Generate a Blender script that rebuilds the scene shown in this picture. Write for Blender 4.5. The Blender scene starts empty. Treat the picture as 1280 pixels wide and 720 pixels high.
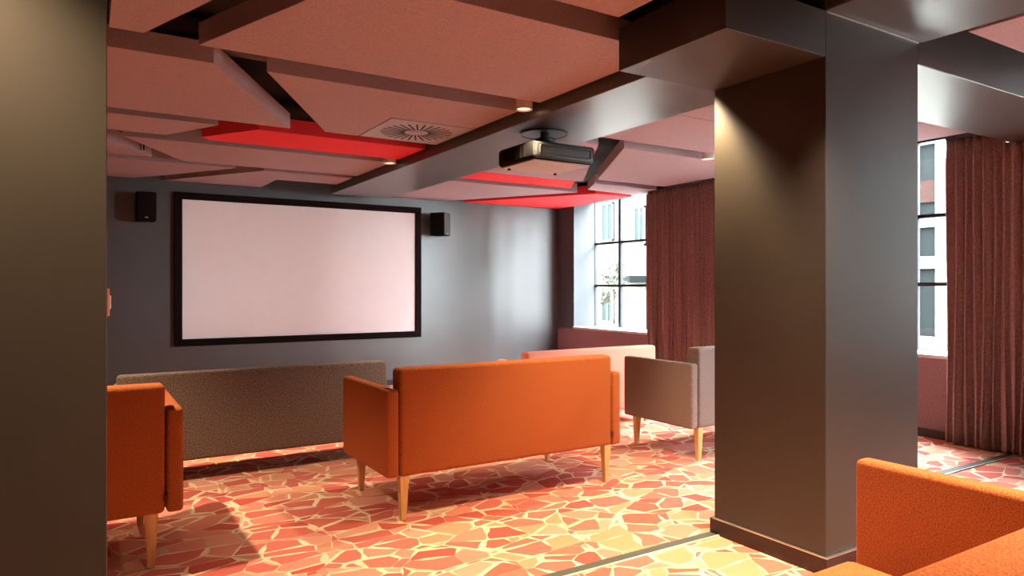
import bpy, bmesh, math, random
from mathutils import Vector, Matrix

S = bpy.context.scene
COL = S.collection
R = math.radians
PI = math.pi
random.seed(4)

# ------------------------------------------------------------------ camera
cam_data = bpy.data.cameras.new('camera')
cam_data.sensor_width = 36.0
cam_data.lens = 873.0 / 1280.0 * 36.0
cam_data.clip_start = 0.02
camera = bpy.data.objects.new('camera', cam_data)
camera.location = (0.0, 0.0, 1.2)
camera.rotation_euler = (R(90), 0, R(-31.8))
COL.objects.link(camera)
S.camera = camera

# ------------------------------------------------------------------ exposure, world, daylight
S.view_settings.view_transform = 'Standard'
S.view_settings.look = 'None'
S.view_settings.gamma = 1.0
S.view_settings.use_curve_mapping = False
S.view_settings.exposure = 0.0
SKY_STRENGTH = 120.0
LAMP_POWER = 60.0
LAMP_COLOUR = (1.0, 0.75, 0.48)

world = bpy.data.worlds.new('overcast_sky')
S.world = world
world.use_nodes = True
wn = world.node_tree
bg = wn.nodes['Background']
bg.inputs['Color'].default_value = (0.86, 0.93, 1.0, 1)
bg.inputs['Strength'].default_value = SKY_STRENGTH

def portal(y0, y1, z0, z1):
    l = bpy.data.lights.new('window_daylight', 'AREA')
    l.shape = 'RECTANGLE'
    l.size = z1 - z0
    l.size_y = y1 - y0
    l.cycles.is_portal = True
    o = bpy.data.objects.new('window_daylight', l)
    o.location = (6.3, (y0 + y1) / 2, (z0 + z1) / 2)
    o.rotation_euler = (0, R(90), 0)
    COL.objects.link(o)

W1 = (5.04, 7.742)
W2 = (2.20, 4.42)
W3 = (-1.20, 1.50)
for w in (W1, W2, W3):
    portal(w[0], w[1], 0.66, 2.5)

# ------------------------------------------------------------------ materials
def new_mat(name):
    m = bpy.data.materials.new(name)
    m.use_nodes = True
    nt = m.node_tree
    return m, nt, nt.nodes['Principled BSDF']

def add(nt, kind, **inp):
    n = nt.nodes.new(kind)
    for k, v in inp.items():
        n.inputs[k.replace('_', ' ')].default_value = v
    return n

def coords(nt, scale=(1, 1, 1)):
    g = nt.nodes.new('ShaderNodeNewGeometry')
    mp = nt.nodes.new('ShaderNodeMapping')
    mp.inputs['Scale'].default_value = scale
    nt.links.new(g.outputs['Position'], mp.inputs['Vector'])
    return mp.outputs['Vector']

def obj_coords(nt, scale=(1, 1, 1)):
    g = nt.nodes.new('ShaderNodeTexCoord')
    mp = nt.nodes.new('ShaderNodeMapping')
    mp.inputs['Scale'].default_value = scale
    nt.links.new(g.outputs['Object'], mp.inputs['Vector'])
    return mp.outputs['Vector']

def ramp(nt, stops, interp='LINEAR'):
    n = nt.nodes.new('ShaderNodeValToRGB')
    n.color_ramp.interpolation = interp
    e = n.color_ramp.elements
    while len(e) > 1:
        e.remove(e[-1])
    e[0].position = stops[0][0]
    e[0].color = (*stops[0][1], 1)
    for p, c in stops[1:]:
        x = e.new(p)
        x.color = (*c, 1)
    return n

def mul(c, k):
    return tuple(min(1, v * k) for v in c)

def plain(name, col, rough=0.5, metal=0.0, spec=0.5, noise=0.05, scale=8.0):
    m, nt, b = new_mat(name)
    b.inputs['Roughness'].default_value = rough
    b.inputs['Metallic'].default_value = metal
    b.inputs['Specular IOR Level'].default_value = spec
    t = add(nt, 'ShaderNodeTexNoise', Scale=scale, Detail=3.0)
    nt.links.new(obj_coords(nt), t.inputs['Vector'])
    r = ramp(nt, [(0.3, mul(col, 1 - noise)), (0.7, mul(col, 1 + noise))])
    nt.links.new(t.outputs['Fac'], r.inputs['Fac'])
    nt.links.new(r.outputs['Color'], b.inputs['Base Color'])
    return m

def satin(name, col, rough=0.36, spec=0.6):
    """brushed-out satin wall paint with faint roller texture"""
    m = plain(name, col, rough, 0, spec, 0.06, 3.0)
    nt = m.node_tree
    b = nt.nodes['Principled BSDF']
    t = add(nt, 'ShaderNodeTexNoise', Scale=140.0, Detail=2.0)
    nt.links.new(coords(nt), t.inputs['Vector'])
    bp = add(nt, 'ShaderNodeBump', Strength=0.06, Distance=0.002)
    nt.links.new(t.outputs['Fac'], bp.inputs['Height'])
    nt.links.new(bp.outputs['Normal'], b.inputs['Normal'])
    return m

def fabric(name, col_a, col_b, scale=260.0, sheen=0.35, bump=0.35, low=0.38, high=0.62):
    m, nt, b = new_mat(name)
    b.inputs['Roughness'].default_value = 0.92
    b.inputs['Specular IOR Level'].default_value = 0.15
    b.inputs['Sheen Weight'].default_value = sheen
    b.inputs['Sheen Roughness'].default_value = 0.5
    b.inputs['Sheen Tint'].default_value = (*mul(col_b, 1.6), 1)
    v = obj_coords(nt)
    t = add(nt, 'ShaderNodeTexNoise', Scale=scale, Detail=3.0, Roughness=0.7)
    nt.links.new(v, t.inputs['Vector'])
    r = ramp(nt, [(low, col_a), (high, col_b)])
    nt.links.new(t.outputs['Fac'], r.inputs['Fac'])
    nt.links.new(r.outputs['Color'], b.inputs['Base Color'])
    bp = add(nt, 'ShaderNodeBump', Strength=bump, Distance=0.003)
    nt.links.new(t.outputs['Fac'], bp.inputs['Height'])
    nt.links.new(bp.outputs['Normal'], b.inputs['Normal'])
    return m

M = {}
M['wall'] = satin('charcoal_satin_paint', (0.054, 0.052, 0.054), 0.38, 0.8)
M['beam'] = satin('satin_charcoal_beam_paint', (0.055, 0.048, 0.049), 0.37, 0.75)
M['pillar'] = satin('satin_charcoal_pillar_paint', (0.036, 0.030, 0.027), 0.48, 0.5)
M['slab'] = plain('matt_black_ceiling_paint', (0.018, 0.014, 0.014), 0.9)
M['baseboard'] = satin('dark_skirting_paint', (0.022, 0.010, 0.010), 0.4, 0.4)
M['under_window'] = fabric('maroon_wall_fabric', (0.19, 0.10, 0.11), (0.26, 0.15, 0.16), 90, 0.1, 0.2)
M['reveal'] = plain('slate_blue_reveal_paint', (0.045, 0.049, 0.058), 0.6)
M['white_paint'] = plain('white_sill_paint', (0.5, 0.48, 0.47), 0.4)
M['black_metal'] = plain('black_window_metal', (0.012, 0.012, 0.014), 0.4)
M['steel'] = plain('brushed_trim_metal', (0.62, 0.55, 0.52), 0.3, 0.9)
M['strip'] = plain('grey_green_floor_strip', (0.075, 0.085, 0.075), 0.6, 0, 0.25)
M['strip_bright'] = plain('bright_strip_edge', (0.85, 0.82, 0.75), 0.3, 0.3)
M['panel'] = fabric('blush_acoustic_felt', (0.30, 0.215, 0.238), (0.38, 0.278, 0.302), 120, 0.05, 0.12)
M['panel_red'] = fabric('red_acoustic_felt', (0.66, 0.03, 0.04), (0.74, 0.05, 0.06), 120, 0.05, 0.12)
M['orange'] = fabric('orange_sofa_wool', (0.28, 0.058, 0.014), (0.47, 0.155, 0.055), 250, 0.2)
M['heather'] = fabric('brown_grey_heather_wool', (0.07, 0.050, 0.042), (0.30, 0.235, 0.20), 150, 0.2, 0.4, 0.38, 0.66)
M['grey'] = fabric('light_grey_brown_wool', (0.14, 0.10, 0.085), (0.31, 0.245, 0.22), 190, 0.2, 0.4)
M['coral'] = fabric('coral_pink_wool', (0.66, 0.22, 0.16), (0.84, 0.34, 0.26))
M['curtain'] = fabric('dusky_mauve_velvet', (0.22, 0.125, 0.12), (0.33, 0.195, 0.185), 60, 0.5, 0.1)
M['black_plastic'] = plain('black_plastic', (0.004, 0.003, 0.0035), 0.8, 0, 0.1)
M['projector_grey'] = plain('dark_grey_plastic', (0.045, 0.048, 0.046), 0.5)
M['projector_under'] = plain('pale_projector_underside', (0.42, 0.36, 0.35), 0.45)
M['frame'] = plain('black_velvet_frame', (0.008, 0.004, 0.004), 0.9, 0, 0.1)
M['screen'] = plain('matt_white_screen', (0.82, 0.78, 0.79), 0.75, 0, 0.3, 0.01)
M['lamp_shell'] = plain('white_lamp_housing', (0.80, 0.74, 0.70), 0.45)
M['silver'] = plain('silver_badge', (0.8, 0.78, 0.75), 0.3, 0.8)
M['vent'] = plain('painted_vent_steel', (0.28, 0.25, 0.26), 0.45)
M['vent_dark'] = plain('vent_slot_black', (0.01, 0.008, 0.008), 0.9)
M['plate'] = plain('salmon_wall_plate', (0.75, 0.42, 0.33), 0.4)
M['tag'] = plain('dark_red_fabric_tag', (0.12, 0.008, 0.008), 0.8)
M['duct'] = plain('dark_duct_metal', (0.05, 0.035, 0.035), 0.5)

def wood():
    m, nt, b = new_mat('pale_ash_wood')
    b.inputs['Roughness'].default_value = 0.45
    t = add(nt, 'ShaderNodeTexNoise', Scale=6.0, Detail=5.0)
    nt.links.new(obj_coords(nt, (10, 10, 1)), t.inputs['Vector'])
    r = ramp(nt, [(0.3, (0.58, 0.33, 0.12)), (0.7, (0.76, 0.50, 0.22))])
    nt.links.new(t.outputs['Fac'], r.inputs['Fac'])
    nt.links.new(r.outputs['Color'], b.inputs['Base Color'])
    return m
M['wood'] = wood()

def carpet():
    """crazy-paving carpet: angular shards in terracotta tones with pale yellow seams"""
    m, nt, b = new_mat('shard_pattern_carpet')
    b.inputs['Roughness'].default_value = 0.95
    b.inputs['Specular IOR Level'].default_value = 0.1
    L = nt.links.new
    v = coords(nt, (0.82, 1.12, 0.0))
    big = nt.nodes.new('ShaderNodeTexVoronoi')
    big.voronoi_dimensions = '2D'
    big.inputs['Scale'].default_value = 3.7
    L(v, big.inputs['Vector'])
    big_edge = nt.nodes.new('ShaderNodeTexVoronoi')
    big_edge.voronoi_dimensions = '2D'
    big_edge.feature = 'DISTANCE_TO_EDGE'
    big_edge.inputs['Scale'].default_value = 3.7
    L(v, big_edge.inputs['Vector'])
    off = nt.nodes.new('ShaderNodeVectorMath')
    off.operation = 'MULTIPLY_ADD'
    off.inputs[1].default_value = (1.3, 1.3, 0)
    L(big.outputs['Color'], off.inputs[0])
    L(v, off.inputs[2])
    flat = v
    v = off.outputs['Vector']
    cells = nt.nodes.new('ShaderNodeTexVoronoi')
    cells.voronoi_dimensions = '2D'
    cells.inputs['Scale'].default_value = 6.4
    cells.inputs['Randomness'].default_value = 1.0
    L(v, cells.inputs['Vector'])
    edge = nt.nodes.new('ShaderNodeTexVoronoi')
    edge.voronoi_dimensions = '2D'
    edge.feature = 'DISTANCE_TO_EDGE'
    edge.inputs['Scale'].default_value = 6.4
    L(v, edge.inputs['Vector'])
    wid = add(nt, 'ShaderNodeTexNoise', Scale=8.0, Detail=0.0)
    L(flat, wid.inputs['Vector'])
    mr = nt.nodes.new('ShaderNodeMapRange')
    mr.inputs['From Min'].default_value = 0.35
    mr.inputs['From Max'].default_value = 0.7
    mr.inputs['To Min'].default_value = 0.004
    mr.inputs['To Max'].default_value = 0.10
    L(wid.outputs['Fac'], mr.inputs['Value'])
    lt = nt.nodes.new('ShaderNodeMath')
    lt.operation = 'LESS_THAN'
    L(edge.outputs['Distance'], lt.inputs[0])
    L(mr.outputs['Result'], lt.inputs[1])
    lt2 = nt.nodes.new('ShaderNodeMath')
    lt2.operation = 'LESS_THAN'
    half = nt.nodes.new('ShaderNodeMath')
    half.operation = 'MULTIPLY'
    half.inputs[1].default_value = 0.42
    L(mr.outputs['Result'], half.inputs[0])
    L(big_edge.outputs['Distance'], lt2.inputs[0])
    L(half.outputs[0], lt2.inputs[1])
    either = nt.nodes.new('ShaderNodeMath')
    either.operation = 'MAXIMUM'
    L(lt.outputs[0], either.inputs[0])
    L(lt2.outputs[0], either.inputs[1])
    sep = nt.nodes.new('ShaderNodeSeparateColor')
    L(cells.outputs['Color'], sep.inputs['Color'])
    shards = ramp(nt, [(0.0, (0.62, 0.17, 0.13)), (0.16, (0.70, 0.27, 0.20)), (0.32, (0.54, 0.105, 0.085)),
                       (0.46, (0.72, 0.34, 0.25)), (0.60, (0.60, 0.16, 0.13)), (0.74, (0.66, 0.31, 0.19)),
                       (0.86, (0.58, 0.13, 0.10))], 'CONSTANT')
    L(sep.outputs['Red'], shards.inputs['Fac'])
    seams = ramp(nt, [(0.0, (0.84, 0.62, 0.40)), (0.5, (0.88, 0.72, 0.52)), (0.8, (0.60, 0.44, 0.32))], 'CONSTANT')
    L(sep.outputs['Green'], seams.inputs['Fac'])
    mx = nt.nodes.new('ShaderNodeMix')
    mx.data_type = 'RGBA'
    L(either.outputs[0], mx.inputs['Factor'])
    L(shards.outputs['Color'], mx.inputs['A'])
    L(seams.outputs['Color'], mx.inputs['B'])
    pile = add(nt, 'ShaderNodeTexNoise', Scale=420.0, Detail=2.0)
    L(v, pile.inputs['Vector'])
    pr = ramp(nt, [(0.3, (0.86, 0.86, 0.86)), (0.7, (1.0, 1.0, 1.0))])
    L(pile.outputs['Fac'], pr.inputs['Fac'])
    m2 = nt.nodes.new('ShaderNodeMix')
    m2.data_type = 'RGBA'
    m2.blend_type = 'MULTIPLY'
    m2.inputs['Factor'].default_value = 1.0
    L(mx.outputs['Result'], m2.inputs['A'])
    L(pr.outputs['Color'], m2.inputs['B'])
    L(m2.outputs['Result'], b.inputs['Base Color'])
    bp = add(nt, 'ShaderNodeBump', Strength=0.3, Distance=0.003)
    L(pile.outputs['Fac'], bp.inputs['Height'])
    L(bp.outputs['Normal'], b.inputs['Normal'])
    return m
M['carpet'] = carpet()

def glass():
    m, nt, b = new_mat('window_glass')
    nt.nodes.remove(b)
    tr = nt.nodes.new('ShaderNodeBsdfTransparent')
    tr.inputs['Color'].default_value = (0.95, 0.97, 0.96, 1)
    gl = nt.nodes.new('ShaderNodeBsdfGlossy')
    gl.inputs['Roughness'].default_value = 0.02
    lw = nt.nodes.new('ShaderNodeLayerWeight')
    pw = nt.nodes.new('ShaderNodeMath')
    pw.operation = 'POWER'
    pw.inputs[1].default_value = 4.0
    nt.links.new(lw.outputs['Facing'], pw.inputs[0])
    fr = nt.nodes.new('ShaderNodeMath')
    fr.operation = 'MULTIPLY_ADD'
    fr.inputs[1].default_value = 0.35
    fr.inputs[2].default_value = 0.03
    nt.links.new(pw.outputs[0], fr.inputs[0])
    mx = nt.nodes.new('ShaderNodeMixShader')
    nt.links.new(fr.outputs[0], mx.inputs[0])
    nt.links.new(tr.outputs[0], mx.inputs[1])
    nt.links.new(gl.outputs[0], mx.inputs[2])
    nt.links.new(mx.outputs[0], nt.nodes['Material Output'].inputs['Surface'])
    return m
M['glass'] = glass()

def emit(name, col, strength):
    m, nt, b = new_mat(name)
    b.inputs['Base Color'].default_value = (*col, 1)
    b.inputs['Emission Color'].default_value = (*col, 1)
    b.inputs['Emission Strength'].default_value = strength
    return m
M['bulb'] = emit('warm_lamp_lens', (1.0, 0.72, 0.45), 3.0)
M['facade'] = plain('cream_render', (0.045, 0.042, 0.035), 0.9, 0, 0.0)
M['facade_white'] = plain('white_render', (0.075, 0.075, 0.073), 0.9, 0, 0.0)
M['facade_grey'] = plain('grey_cladding', (0.006, 0.007, 0.007), 0.9, 0, 0.0)
M['facade_brick'] = plain('reddish_cladding', (0.012, 0.007, 0.006), 0.9, 0, 0.0)
M['outside_glass'] = plain('greenish_outside_glass', (0.010, 0.014, 0.0135), 0.7, 0, 0.0)
M['paving'] = plain('pale_paving', (0.20, 0.19, 0.17), 0.9)
M['leaf'] = plain('yellow_green_leaf', (0.010, 0.010, 0.0025), 0.7, 0, 0.3, 0.3)
M['bark'] = plain('grey_bark', (0.25, 0.2, 0.15), 0.9)

# ------------------------------------------------------------------ mesh helpers
def box(bm, x0, x1, y0, y1, z0, z1, bevel=0.0, seg=2, mat=None):
    """add a box (optionally with rounded edges) to a bmesh"""
    t = bmesh.new()
    vs = [t.verts.new((x, y, z)) for x in (x0, x1) for y in (y0, y1) for z in (z0, z1)]
    for f in ((0, 1, 3, 2), (4, 6, 7, 5), (0, 4, 5, 1), (2, 3, 7, 6), (0, 2, 6, 4), (1, 5, 7, 3)):
        t.faces.new([vs[i] for i in f])
    if bevel > 0:
        bmesh.ops.bevel(t, geom=t.edges[:], offset=bevel, segments=seg, profile=0.5, affect='EDGES')
    if mat is not None:
        t.transform(mat)
    merge(bm, t)
    return bm

def merge(bm, t):
    me = bpy.data.meshes.new('tmp')
    t.to_mesh(me)
    t.free()
    bm.from_mesh(me)
    bpy.data.meshes.remove(me)

def prism(bm, pts, z0, z1, bevel=0.0):
    t = bmesh.new()
    lo = [t.verts.new((x, y, z0)) for x, y in pts]
    hi = [t.verts.new((x, y, z1)) for x, y in pts]
    n = len(pts)
    t.faces.new(lo)
    t.faces.new(hi)
    for i in range(n):
        t.faces.new((lo[i], lo[(i + 1) % n], hi[(i + 1) % n], hi[i]))
    bmesh.ops.recalc_face_normals(t, faces=t.faces[:])
    if bevel:
        bmesh.ops.bevel(t, geom=t.edges[:], offset=bevel, segments=2, profile=0.5, affect='EDGES')
    merge(bm, t)
    return bm

def cyl(bm, r0, r1, z0, z1, cx=0, cy=0, n=32, mat=None):
    t = bmesh.new()
    bmesh.ops.create_cone(t, cap_ends=True, segments=n, radius1=r0, radius2=r1, depth=z1 - z0,
                          matrix=Matrix.Translation((cx, cy, (z0 + z1) / 2)))
    if mat is not None:
        t.transform(mat)
    merge(bm, t)
    return bm

def obj(name, bm, mat, parent=None, loc=(0, 0, 0), rz=0.0, smooth=False):
    bmesh.ops.recalc_face_normals(bm, faces=bm.faces[:])
    me = bpy.data.meshes.new(name)
    bm.to_mesh(me)
    bm.free()
    me.materials.append(mat)
    if smooth:
        me.shade_smooth()
        me.set_sharp_from_angle(angle=R(50))
    o = bpy.data.objects.new(name, me)
    o.location = loc
    o.rotation_euler = (0, 0, rz)
    COL.objects.link(o)
    if parent:
        o.parent = parent
    return o

def B():
    return bmesh.new()

def struct(name, bm, mat, parent=None, smooth=False):
    o = obj(name, bm, mat, parent, smooth=smooth)
    if not parent:
        o['kind'] = 'structure'
    return o

def thing(name, label, cat, loc=(0, 0, 0), rz=0.0, group=None):
    o = bpy.data.objects.new(name, None)
    o.empty_display_size = 0.1
    o.location = loc
    o.rotation_euler = (0, 0, rz)
    COL.objects.link(o)
    return tag(o, label, cat, group)

def tag(o, label, cat, group=None):
    o['label'] = label
    o['category'] = cat
    if group:
        o['group'] = group
    return o

def copy_tree(o, parent=None):
    c = o.copy()
    COL.objects.link(c)
    if parent:
        c.parent = parent
    for ch in [x for x in bpy.data.objects if x.parent == o]:
        copy_tree(ch, c)
    return c

# ------------------------------------------------------------------ the room shell
X0, X1, Y0, Y1, H = -4.2, 5.8, -3.2, 8.12, 2.62
struct('floor', box(B(), X0 - .2, X1 + .6, Y0 - .2, Y1 + .2, -0.12, 0.0), M['carpet'])
struct('ceiling', box(B(), X0 - .2, X1 + .45, Y0 - .2, Y1 + .2, H, H + .15), M['slab'])
struct('wall_front', box(B(), X0 - .2, X1 + .45, Y1, Y1 + .2, 0, H), M['wall'])
struct('wall_back', box(B(), X0 - .2, X1 + .45, Y0 - .2, Y0, 0, H), M['wall'])
struct('wall_left', box(B(), X0 - .2, X0, Y0, Y1, 0, H), M['wall'])
SILL, HEAD = 0.64, 2.48
wr = B()
for a, b_ in ((Y0, W3[0]), (W3[1], W2[0]), (W2[1], W1[0]), (W1[1], Y1)):
    box(wr, X1, X1 + .42, a, b_, SILL, H)
for w in (W1, W2, W3):
    box(wr, X1, X1 + .42, w[0], w[1], HEAD, H)
struct('wall_right', wr, M['wall'])
struct('wall_right_lower', box(B(), X1, X1 + .42, Y0, Y1, 0, SILL), M['under_window'])
bb = B()
box(bb, X1 - .015, X1, Y0, Y1, 0, .07, .003)
struct('baseboard_right', bb, M['baseboard'])
struct('baseboard_front', box(B(), X0, X1 - .015, Y1 - .015, Y1, 0, .07, .003), M['baseboard'])

def window(n, y0, y1):
    fr = B()
    zs = [SILL + .02, 1.232, 1.815, HEAD]
    xa, xb = 6.165, 6.205
    box(fr, xa, xb, y0, y1, zs[0] - .02, zs[0] + .008)
    box(fr, xa, xb, y0, y1, HEAD - .03, HEAD)
    for z in zs[1:3]:
        box(fr, xa, xb, y0, y1, z - .016, z + .016)
    k = round((y1 - y0) / .54)
    for i in range(k + 1):
        y = y1 - i * (y1 - y0) / k
        t = .014 if i in (0, k) else .022
        box(fr, xa - .004, xb + .004, max(y - t, y0), min(y + t, y1), SILL, HEAD)
    o = struct('window_%d' % n, fr, M['black_metal'])
    obj('glass_pane', box(B(), 6.183, 6.187, y0, y1, SILL, HEAD), M['glass'], o)
    # painted lining of the deep opening
    rv = B()
    box(rv, X1 + .002, 6.16, y1 - .006, y1, SILL, HEAD)
    box(rv, X1 + .002, 6.16, y0, y0 + .006, SILL, HEAD)
    box(rv, X1 + .002, 6.16, y0, y1, HEAD - .006, HEAD)
    struct('trim_%d' % (n * 2), rv, M['reveal'])
    struct('trim_%d' % (n * 2 + 1), box(B(), X1 - .02, 6.165, y0 - .02, y1, SILL, SILL + .028, .004), M['white_paint'])

window(1, *W1)
window(2, *W2)
window(3, *W3)

# pillars
def pillar(x0, x1, y0, y1, z1, bbm=True):
    p = struct('pillar', box(B(), x0, x1, y0, y1, 0, z1, .002, 1), M['pillar'])
    b = B()
    box(b, x0 - .015, x1 + .015, y0 - .015, y0, 0, .075)
    box(b, x0 - .015, x1 + .015, y1, y1 + .015, 0, .075)
    box(b, x0 - .015, x0, y0, y1, 0, .075)
    box(b, x1, x1 + .015, y0, y1, 0, .075)
    obj('baseboard', b, M['baseboard'], p)
    c = B()
    for (a, bb_, cc, dd) in ((x0 - .015, x1 + .015, y0 - .015, y0 - .001), (x0 - .015, x0 - .001, y0 - .001, y1)):
        box(c, a, bb_, cc, dd, .075, .079)
    k = obj('baseboard_cap', c, M['steel'], p)
    k['label'] = 'thin pale metal strip along the top of the skirting'
    return p

main_pillar = pillar(2.645, 3.352, 1.785, 2.385, H)
tl = obj('top_trim', box(B(), 2.647, 3.35, 1.779, 1.785, 2.349, 2.354), M['steel'], main_pillar)
tl['label'] = 'thin bright metal line across the head of the pillar'
struct('pillar_capital', box(B(), 2.04, 2.645, 1.785, 2.39, 2.165, 2.357, .002, 1), M['pillar'])
pillar(-0.75, 0.053, 1.785, 2.385, H)

# beams
struct('ceiling_beam', box(B(), 2.395, 3.088, 2.386, 7.70, 2.25, H, .003, 1), M['beam'])
struct('ceiling_beam', box(B(), 2.645, 3.382, Y0, 1.785, 2.357, H, .003, 1), M['beam'])
struct('ceiling_beam', box(B(), 3.352, X1, 1.785, 2.39, 2.25, H, .003, 1), M['beam'])
struct('ceiling_beam', box(B(), X0, -0.75, 1.785, 2.39, 2.25, H, .003, 1), M['beam'])

# floor strip between the two carpet zones
struct('trim_8', box(B(), X0, 2.63, 2.350, 2.405, 0, .004), M['strip'])
struct('trim_9', box(B(), X0, 2.63, 2.340, 2.350, 0, .006), M['strip_bright'])
struct('trim_10', box(B(), 3.367, X1 - .015, 2.350, 2.405, 0, .004), M['strip'])
struct('trim_11', box(B(), 3.367, X1 - .015, 2.340, 2.350, 0, .006), M['strip_bright'])

# ------------------------------------------------------------------ acoustic ceiling panels
ZP, TH = 2.32, 0.105
XL = 2.372          # right ends of the left field
XR = 3.12           # left ends of the right field
PG = 'acoustic panels hung under the ceiling'
def panel(pts, label, mat='panel', z=ZP):
    o = obj('acoustic_panel', prism(B(), pts, z, z + TH, .0025), M[mat])
    return tag(o, label, 'ceiling panel', PG)

panel([(0.10, 2.35), (0.109, 3.461), (0.243, 3.461), (0.60, 2.50), (0.72, 2.35)],
      'salmon ceiling panel at the top left corner of the photo beside the left pillar')
panel([(0.468, 3.50), (0.80, 2.60), (0.87, 2.433), (2.27, 2.433), (XL, 2.60), (XL, 3.50)],
      'largest salmon ceiling panel, left of the pillar capital and nearest the main beam')
panel([(0.86, 1.55), (0.86, 2.225), (1.90, 2.225), (1.90, 1.55)],
      'salmon ceiling panel cut by the top edge of the photo, left of the pillar capital')
panel([(-1.4, 3.732), (0.571, 3.742), (1.261, 4.99), (-1.4, 4.99)],
      'long salmon ceiling panel with a lit slanting end, starting behind the left pillar')
panel([(0.826, 3.742), (XL, 3.742), (XL, 4.318), (1.746, 4.318), (1.746, 4.966), (1.503, 4.966)],
      'salmon ceiling panel notched round the square air vent')
panel([(0.772, 5.62), (1.075, 5.15), (XL, 5.15), (XL, 5.70), (0.83, 5.70)],
      'bright red ceiling panel in front of the air vent, left of the main beam', 'panel_red')
panel([(-1.2, 5.15), (0.815, 5.15), (0.541, 5.69), (-1.2, 5.69)],
      'small blush ceiling panel left of the red one, pointed at its right end')
panel([(0.27, 5.875), (XL, 5.875), (XL, 6.765), (0.776, 6.765)],
      'wide blush ceiling panel beyond the red panel, left of the main beam')
panel([(-0.5, 5.875), (0.04, 5.875), (0.529, 6.70), (-0.5, 6.70)],
      'blush ceiling panel with a lit slanting end and a socket, far left by the pillar')
panel([(-0.7, 6.92), (1.245, 6.92), (0.476, 8.08), (-0.7, 8.08)],
      'blush ceiling panel above the left wall speaker')
panel([(0.751, 8.08), (1.50, 6.92), (XL, 6.92), (XL, 7.42), (1.737, 7.42), (1.723, 8.08)],
      'notched blush ceiling panel just above the screen')
panel([(XR, 2.45), (XR, 3.275), (5.45, 3.275), (5.45, 2.45)],
      'pale ceiling panel just behind the right pillar, reaching towards the second window')
panel([(XR, 3.283), (XR, 4.06), (5.50, 4.06), (5.50, 3.283)],
      'pale blush ceiling panel between the right pillar and the ceiling projector')
panel([(XR, 4.285), (3.452, 4.285), (4.50, 5.84), (4.42, 5.88), (XR, 5.88)],
      'blush ceiling panel behind the projector with a lit slanting end')
panel([(3.712, 4.285), (5.50, 4.285), (5.50, 5.68), (4.56, 5.68)],
      'large pale ceiling panel between the projector and the left-hand curtain')
panel([(4.70, 5.90), (5.60, 5.90), (5.62, 6.20), (5.77, 6.20), (5.77, 6.38), (4.925, 6.31)],
      'small pale ceiling panel at the top of the far window, beside the curtain')
panel([(XR, 5.905), (4.44, 5.905), (4.70, 6.33), (XR, 6.33)],
      'narrow orange-red ceiling panel just below the projector', 'panel_red')
panel([(XR, 6.545), (4.956, 6.545), (4.022, 8.07), (XR, 8.07)],
      'pale ceiling panel right of the main beam above the right wall speaker')
panel([(4.262, 8.07), (5.225, 6.535), (5.77, 6.515), (5.77, 8.07)],
      'pinkish red ceiling panel in the corner over the far window', 'panel_red')
panel([(3.425, 0.2), (3.425, 1.60), (5.6, 1.60), (5.6, 0.2)],
      'pink ceiling panel in the top right corner of the photo', 'panel', 2.36)

# socket fitting on the slanting panel end
sk = thing('panel_socket', 'small dark socket on the lit panel end at far left', 'socket', (0.45, 6.55, 2.37))
sk.rotation_euler = (0, 0, math.atan2(6.70 - 5.875, 0.529 - 0.04))
obj('face_plate', box(B(), -.03, .03, -.008, .004, -.035, .04, .003), M['vent'], sk)
obj('pin_hole', box(B(), -.012, .012, -.011, -.007, -.025, .03, .002), M['black_plastic'], sk)

# air vent with swirl blades
vent = thing('air_vent', 'square metal ceiling air vent with radial slots beside the main beam', 'air vent', (2.066, 4.64, 2.318))
vb = B()
box(vb, -.312, .306, -.312, .312, 0, .012, .002, 1)
cyl(vb, .05, .05, -.004, .004, 0, 0, 32)
obj('cover_plate', vb, M['vent'], vent)
sl = B()
for i in range(28):
    a = i / 28 * 2 * PI
    box(sl, .085, .255, -.0065, .0065, -.0015, .003, mat=Matrix.Rotation(a, 4, 'Z') @ Matrix.Translation((0, .012, 0)))
so = obj('radial_slots', sl, M['vent_dark'], vent)
so['label'] = 'dark radial slots arranged in a circle'
obj('vent_duct', box(B(), -.25, .25, -.25, .25, .012, H - 2.318, .004, 1), M['duct'], vent)

# services glimpsed above the panels
dt = B()
cyl(dt, .09, .09, -1.4, 1.4, 0, 0, 24, Matrix.Translation((1.0, 3.95, 2.53)) @ Matrix.Rotation(PI / 2, 4, 'Y'))
dk = obj('ventilation_duct', dt, M['duct'], smooth=True)
tag(dk, 'dark round duct glimpsed in the gap between the upper left ceiling panels', 'duct')

# ------------------------------------------------------------------ cylinder downlights
LG = 'cylinder downlights in the panel gaps'
def lamp_proto():
    t = thing('cylinder_downlight', 'x', 'ceiling light', (0, 0, 2.295), 0, LG)
    sh = B()
    me = bmesh.new()
    n = 32
    rings = []
    for r, z in ((.040, .006), (.046, 0), (.053, 0), (.053, .13), (.045, .135), (.0001, .135)):
        rings.append([me.verts.new((r * math.cos(2 * PI * i / n), r * math.sin(2 * PI * i / n), z)) for i in range(n)])
    for a, b_ in zip(rings, rings[1:]):
        for i in range(n):
            me.faces.new((a[i], a[(i + 1) % n], b_[(i + 1) % n], b_[i]))
    merge(sh, me)
    obj('housing', sh, M['lamp_shell'], t, smooth=True)
    obj('lens', cyl(B(), .040, .040, .008, .014, 0, 0, 24), M['bulb'], t)
    obj('mounting_rod', cyl(B(), .012, .012, .135, .325, 0, 0, 12), M['black_metal'], t)
    return t
lamp0 = lamp_proto()

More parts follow.
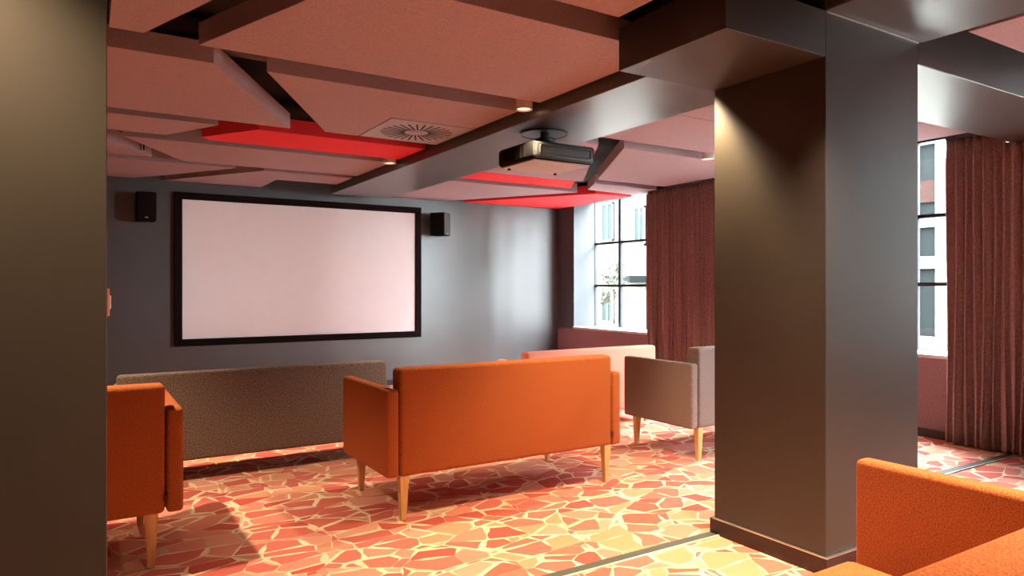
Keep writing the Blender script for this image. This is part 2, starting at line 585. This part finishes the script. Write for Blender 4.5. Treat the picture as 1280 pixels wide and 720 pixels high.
def lamp(x, y, label, power=1.0, size=92, first=[True], blend=0.7, colour=LAMP_COLOUR):
    if first[0]:
        o = lamp0
        first[0] = False
    else:
        o = copy_tree(lamp0)
    o.location = (x, y, 2.295)
    o['label'] = label
    l = bpy.data.lights.new('downlight_beam', 'SPOT')
    l.energy = LAMP_POWER * power
    l.color = colour
    l.spot_size = R(size)
    l.spot_blend = blend
    l.shadow_soft_size = 0.03
    lo = bpy.data.objects.new('downlight_beam', l)
    lo.location = (0, 0, -.01)
    lo.parent = o
    COL.objects.link(lo)
    return o

WASH = (1.0, 0.60, 0.17)
lamp(2.325, 3.61, 'lit cylinder downlight nearest the projector, left of the main beam', 2.4, 98)
lamp(2.325, 5.79, 'small lit cylinder downlight at the right end of the red ceiling panel', 2.2, 88)
lamp(4.552, 4.175, 'lit downlight seen just left of the big pillar edge', 1.3, 66)
rec = lamp(2.555, 2.447, 'downlight tucked behind the pillar capital washing the pillar side yellow', 3.2, 84, colour=(1.0, 0.68, 0.30))
rec.location.z = 2.228
lamp(-0.35, 3.62, 'downlight hidden behind the left pillar', 2.6, 92)
lamp(0.10, 5.79, 'downlight above the left end of the brown sofa', 2.6, 86)
lamp(-0.28, 1.42, 'downlight washing the face of the left pillar', 0.95, 100, colour=WASH)
lamp(2.33, 1.45, 'downlight in front of the pillar capital above the nearest orange sofa', 1.5, 68)
lamp(0.92, 1.38, 'downlight over the carpet between the two pillars', 2.3, 66)
lamp(2.33, 0.35, 'unseen downlight added to brighten the back of the nearest orange sofa', 6.0, 100)  # extra lamp out of view, added to brighten this sofa's back

# ------------------------------------------------------------------ sofas
def make_sofa(label, group, mat, loc, w=1.543, depth=.70, leg=.23, hgt=.555, arm=.068, arm_h=.45, back=.115,
              leg_inset=.10, over=False, legs=True, seat_top=.21, seat_gap=.0, seam_tag=True, name='sofa'):
    """local x runs along the back, y from the back plane (0) towards the seat front"""
    t = thing(name, label, 'sofa', loc, 0, group)
    z0 = leg
    bx0, bx1 = (0, w) if over else (arm + .004, w - arm - .004)
    bk = B()
    box(bk, bx0, bx1, 0, back, z0, z0 + hgt, .022, 4)
    obj('backrest', bk, mat, t, smooth=True)
    ay0 = back + .002 if over else 0
    for s in (0, 1):
        a = B()
        ax = 0 if s == 0 else w - arm
        box(a, ax, ax + arm, ay0, depth, z0, z0 + arm_h, .018, 4)
        obj('armrest', a, mat, t, smooth=True)
    sb = B()
    box(sb, arm + .004, w - arm - .004, back + .004, depth - .03, z0, z0 + .11, .012, 2)
    obj('seat_base', sb, mat, t, smooth=True)
    n = 2 if w < 1.7 else 3
    g = seat_gap
    u0, u1 = arm + .008 + g, w - arm - .008 - g
    for i in range(n):
        c = B()
        a0 = u0 + (u1 - u0) * i / n
        a1 = u0 + (u1 - u0) * (i + 1) / n
        box(c, a0 + .003, a1 - .003, back + .006, depth - .035 - g * .2, z0 + .112, z0 + seat_top, .03, 4)
        obj('seat_cushion', c, mat, t, smooth=True)
    for i, x in enumerate((leg_inset, w - leg_inset)):
        for y in (.03, depth - .04):
            lb = bmesh.new()
            lo = [lb.verts.new((x + dx * .014, y + dy * .014, 0)) for dx, dy in ((-1, -1), (1, -1), (1, 1), (-1, 1))]
            hi = [lb.verts.new((x + dx * .0255, y + dy * .0245 , leg + .004)) for dx, dy in ((-1, -1), (1, -1), (1, 1), (-1, 1))]
            lb.faces.new(lo)
            lb.faces.new(hi)
            for k in range(4):
                lb.faces.new((lo[k], lo[(k + 1) % 4], hi[(k + 1) % 4], hi[k]))
            bmesh.ops.recalc_face_normals(lb, faces=lb.faces[:])
            bmesh.ops.bevel(lb, geom=lb.edges[:], offset=.003, segments=2, affect='EDGES')
            lg = obj('leg', lb, M['wood'], t)
            if i == 0 and y < .1:
                lg['label'] = 'tapered pale wooden leg'
    if seam_tag:
        tg = B()
        box(tg, w - arm - .012, w - arm + .006, -.004, .002, z0 + .055, z0 + .085, .001, 1)
        obj('fabric_tag', tg, M['tag'], t)
    return t

SG = 'sofas in rows facing the screen'
make_sofa('orange two-seat sofa in the middle, its whole back towards us', SG, M['orange'], (1.323, 3.335, 0))
make_sofa('orange sofa cut off by the left pillar', SG, M['orange'], (0.388 - 1.543, 3.335, 0), leg_inset=.125)
make_sofa('grey-brown sofa half hidden behind the right pillar', SG, M['grey'], (3.556, 3.41, 0), seam_tag=False)
make_sofa('low dark brown heather bench sofa in front of the screen', SG, M['heather'], (0.19, 4.70, 0), w=1.68, leg=.135, depth=.50,
          hgt=.545, over=True, seam_tag=False)
make_sofa('low coral pink bench sofa in the front row near the far window', SG, M['coral'], (3.065, 4.70, 0), w=1.39, leg=.135, depth=.50,
          hgt=.545, over=True, seam_tag=False)
make_sofa('nearest orange sofa in the bottom right corner, seen over its back', SG, M['orange'], (0.255, 0.46, 0),
          w=1.82, depth=.80, seat_top=.195, seat_gap=.11, back=.115)

cab = thing('low_cabinet', 'dark low cabinet barely showing at the right edge of the photo', 'cabinet', (5.145, 1.62, 0))
obj('carcass', box(B(), 0, .40, 0, .45, .03, .60, .003, 1), M['black_plastic'], cab)
cb = obj('cabinet_top', box(B(), -.004, .404, -.004, .454, .60, .625, .004, 2), M['wood'], cab)
cb['label'] = 'pale wooden top board'
obj('plinth', box(B(), .02, .38, .02, .43, 0, .03), M['black_plastic'], cab)

# ------------------------------------------------------------------ projection screen
scr = thing('projection_screen', 'large blank white projection screen in a black frame on the front wall', 'screen', (0.924, 8.12, 0.66))
SW, SH = 2.66, 1.475
obj('screen_surface', box(B(), 0, SW, -.035, -.025, 0, SH), M['screen'], scr)
fb = B()
f = .075
for (a, b_, c, d) in ((-f, SW + f, SH, SH + f), (-f, SW + f, -f, 0), (-f, 0, 0, SH), (SW, SW + f, 0, SH)):
    box(fb, a, b_, -.06, 0, c, d, .004, 2)
obj('frame', fb, M['frame'], scr)

# ------------------------------------------------------------------ wall speakers
def speaker(label, x, z, rz):
    t = thing('wall_speaker', label, 'speaker', (x, Y1, z), 0, 'black wall speakers either side of the screen')
    obj('wall_bracket', box(B(), -.03, .03, -.08, 0, -.04, .04, .004), M['black_metal'], t)
    m = Matrix.Translation((0, -.17, 0)) @ Matrix.Rotation(rz, 4, 'Z')
    obj('cabinet', box(B(), -.09, .09, -.09, .10, -.145, .145, .012, 3, m), M['black_plastic'], t, smooth=True)
    obj('grille', box(B(), -.082, .082, -.099, -.088, -.137, .137, .006, 3, m), M['projector_grey'] if rz else M['frame'], t, smooth=True)
    bd = obj('badge', box(B(), -.014, .014, -.102, -.098, -.118, -.108, .001, 1, m), M['silver'], t)
    bd['label'] = 'tiny silver badge near the bottom edge'
    return t
speaker('black wall speaker left of the screen', 0.575, 2.02, R(0))
speaker('black wall speaker right of the screen', 3.87, 2.00, R(38))

# ------------------------------------------------------------------ projector under the beam
pj = thing('ceiling_projector', 'black projector hanging from the silvery ceiling beam', 'projector', (2.66, 3.85, 2.25))
bd = B()
box(bd, -.245, .245, -.20, .235, -.235, -.115, .028, 4)
obj('body', bd, M['black_plastic'], pj, smooth=True)
ub = obj('underside_plate', box(B(), -.225, .225, -.18, .215, -.243, -.233, .006, 2), M['projector_under'], pj)
ub['label'] = 'pale flat underside'
rp = obj('rear_panel', box(B(), -.235, .235, -.212, -.19, -.228, -.122, .018, 4), M['projector_grey'], pj, smooth=True)
rp['label'] = 'dark grey end panel with rounded corners'
rr = B()
box(rr, -.20, .20, -.2155, -.21, -.205, -.145, .012, 3)
obj('connector_recess', rr, M['projector_grey'], rp)
sd = B()
for i in range(6):
    box(sd, -.252, -.243, -.12 + i * .05, -.095 + i * .05, -.215, -.135, .002, 1)
obj('side_vents', sd, M['black_plastic'], pj)
obj('mounting_plate', box(B(), -.15, .15, -.12, .14, -.115, -.10, .003, 1), M['black_metal'], pj)
ml = B()
cyl(ml, .032, .032, -.10, -.008, 0, 0.02, 24)
for a in range(4):
    box(ml, .02, .12, -.012, .012, -.10, -.085, .002, 1, Matrix.Translation((0, .02, 0)) @ Matrix.Rotation(PI / 4 + a * PI / 2, 4, 'Z'))
box(ml, -.05, .05, -.04, .08, -.07, -.045, .004, 1)
obj('mount_bracket', ml, M['black_metal'], pj, smooth=True)
md = B()
cyl(md, .155, .155, -.008, 0, .02, .06, 48)
dsc = obj('ceiling_disc', md, M['beam'], pj, smooth=True)
ring = B()
t_ = bmesh.new()
n = 48
rg = []
for r_, z_ in ((.155, -.012), (.160, -.012), (.160, 0), (.155, 0)):
    rg.append([t_.verts.new((.02 + r_ * math.cos(2 * PI * i / n), .06 + r_ * math.sin(2 * PI * i / n), z_)) for i in range(n)])
for k in range(4):
    a, b_ = rg[k], rg[(k + 1) % 4]
    for i in range(n):
        t_.faces.new((a[i], a[(i + 1) % n], b_[(i + 1) % n], b_[i]))
merge(ring, t_)
obj('disc_rim', ring, M['black_metal'], dsc, smooth=True)
for sx in (-.19, .19):
    obj('adjustable_foot', cyl(B(), .012, .010, -.255, -.242, sx, .17, 16), M['black_plastic'], pj)

# ------------------------------------------------------------------ switch plate on the left pillar
pl = thing('switch_plate', 'small salmon switch plate on the side of the left pillar', 'switch', (0.053, 2.10, 1.163))
obj('plate', box(B(), 0, .014, -.035, .035, -.036, .036, .003, 2), M['plate'], pl)
obj('rocker', box(B(), .013, .018, -.012, .012, -.018, .018, .002, 1), M['lamp_shell'], pl)

# ------------------------------------------------------------------ curtains
def curtain(label, y0, y1, seed, x=5.69, ztop=2.335, low_until=None):
    rnd = random.Random(seed)
    t = thing('curtain', label, 'curtain', (x, y0, 0), 0, 'long mauve curtains at the windows')
    L = y1 - y0
    nf = int(L / .064)
    ph = [rnd.uniform(-.5, .5) for _ in range(nf + 2)]
    am = [rnd.uniform(.6, 1.25) for _ in range(nf + 2)]
    nu, nv = nf * 12, 44
    bm = bmesh.new()
    grid = []
    for j in range(nv + 1):
        v = j / nv
        row = []
        for i in range(nu + 1):
            u = i / nu
            q = u * nf
            k = int(min(q, nf - 1e-6))
            fr = q - k
            zt = 2.25 if (low_until and y0 + u * L < low_until) else ztop
            z = .012 + v * (zt - .012)
            pa = am[k] * (1 - fr) + am[k + 1] * fr
            pp = ph[k] * (1 - fr) + ph[k + 1] * fr
            top = max(0, (v - .93) / .07)
            amp = (.040 * pa * (1 - .45 * top)) * (1 - .15 * math.sin(v * 3))
            xx = amp * math.sin(2 * PI * q + pp * (1.2 - v)) + .013 * math.sin(PI * q * .61 + seed + 1.5 * (1 - v) * pa)
            xx += .005 * top * math.sin(2 * PI * q * 3)
            yy = u * L + .012 * math.sin(4 * PI * q) * (1 - top) + .012 * (1 - v) * math.sin(5 * v + k * 1.7)
            row.append(bm.verts.new((xx, yy, z)))
        grid.append(row)
    for j in range(nv):
        for i in range(nu):
            bm.faces.new((grid[j][i], grid[j][i + 1], grid[j + 1][i + 1], grid[j + 1][i]))
    o = obj('drape', bm, M['curtain'], t)
    o.data.shade_smooth()
    sm = o.modifiers.new('thickness', 'SOLIDIFY')
    sm.thickness = .003
    tr = B()
    box(tr, -.03, 5.8 - x, max(0, (low_until or 0) - y0), L, ztop, ztop + .025, .003, 1)
    obj('curtain_track', tr, M['black_metal'], t)
    return t
curtain('mauve curtain beside the far window, left of the pillar', 4.70, 6.12, 1)
curtain('mauve-brown floor-length curtain at the right edge of the photo', 1.46, 2.81, 3, low_until=2.40)
curtain('mauve curtain added out of view to cut daylight from the third window', -1.5, 0.0, 7)  # unseen drape, added to hold back daylight from the near side

# ------------------------------------------------------------------ outside
struct('paving_ground', box(B(), 6.4, 26, -14, 34, -.35, -.2), M['paving'])
bl = thing('office_building', 'pale rendered building seen through both windows', 'building', (13, 0, -.2))
obj('facade', box(B(), 0, 1.0, 7.0, 30, 0, 6.5), M['facade'], bl)
obj('side_wall', box(B(), 0, 1.0, -8, 6.62, 0, 6.5), M['facade_white'], bl)
gs = obj('glazed_bay', box(B(), .12, .9, 6.62, 7.0, 0, 6.5), M['facade_grey'], bl)
gs['label'] = 'narrow recessed bay of grey glass and ledges'
for z in (2.5, 4.0, .3, 1.75):
    obj('ledge', box(B(), .02, .12, 6.62, 7.0, z, z + .22), M['facade_white'], bl)
obj('brick_band', box(B(), .05, .12, 6.62, 7.0, 2.95, 3.35), M['facade_brick'], bl)
for (y0, y1, z0, z1) in ((14.10, 14.56, 2.55, 3.62), (15.42, 15.98, 2.75, 3.85), (15.40, 15.98, .40, 1.36)):
    fo = B()
    for (a, b_, c, d) in ((y0, y1, z0, z0 + .05), (y0, y1, z1 - .05, z1), (y0, y0 + .05, z0, z1), (y1 - .05, y1, z0, z1),
                          ((y0 + y1) / 2 - .02, (y0 + y1) / 2 + .02, z0, z1)):
        box(fo, -.06, 0, a, b_, c, d)
    w = obj('window', fo, M['facade_white'], bl)
    obj('pane', box(B(), -.03, -.002, y0, y1, z0, z1), M['outside_glass'], w)
obj('canopy', box(B(), -.9, 0, 13.75, 14.75, 1.55, 1.72), M['facade_grey'], bl)

tree = thing('small_tree', 'small yellow-green tree outside the far window', 'tree', (9.0, 10.75, -.2))
tb = B()
cyl(tb, .03, .015, 0, 1.5, 0, 0, 10)
obj('trunk', tb, M['bark'], tree)
lb = bmesh.new()
rnd = random.Random(9)
for i in range(420):
    th = rnd.uniform(0, 2 * PI)
    rr_ = .34 * rnd.random() ** .5
    zc = 1.5 + rnd.uniform(-.42, .40)
    sc_ = 1 - abs(zc - 1.5) / .6
    c = Vector((rr_ * sc_ * math.cos(th), rr_ * sc_ * math.sin(th) - (zc - 1.5) * .45, zc))
    d = Vector((rnd.uniform(-1, 1), rnd.uniform(-1, 1), rnd.uniform(-.6, .8))).normalized() * .07
    s = d.cross(Vector((rnd.uniform(-1, 1), rnd.uniform(-1, 1), 1))).normalized() * .016
    n_ = d.cross(s).normalized() * .003
    vs = [lb.verts.new(p) for p in (c - d, c + s, c + d, c - s, c + n_)]
    lb.faces.new((vs[0], vs[1], vs[4]))
    lb.faces.new((vs[1], vs[2], vs[4]))
    lb.faces.new((vs[2], vs[3], vs[4]))
    lb.faces.new((vs[3], vs[0], vs[4]))
obj('foliage', lb, M['leaf'], tree)
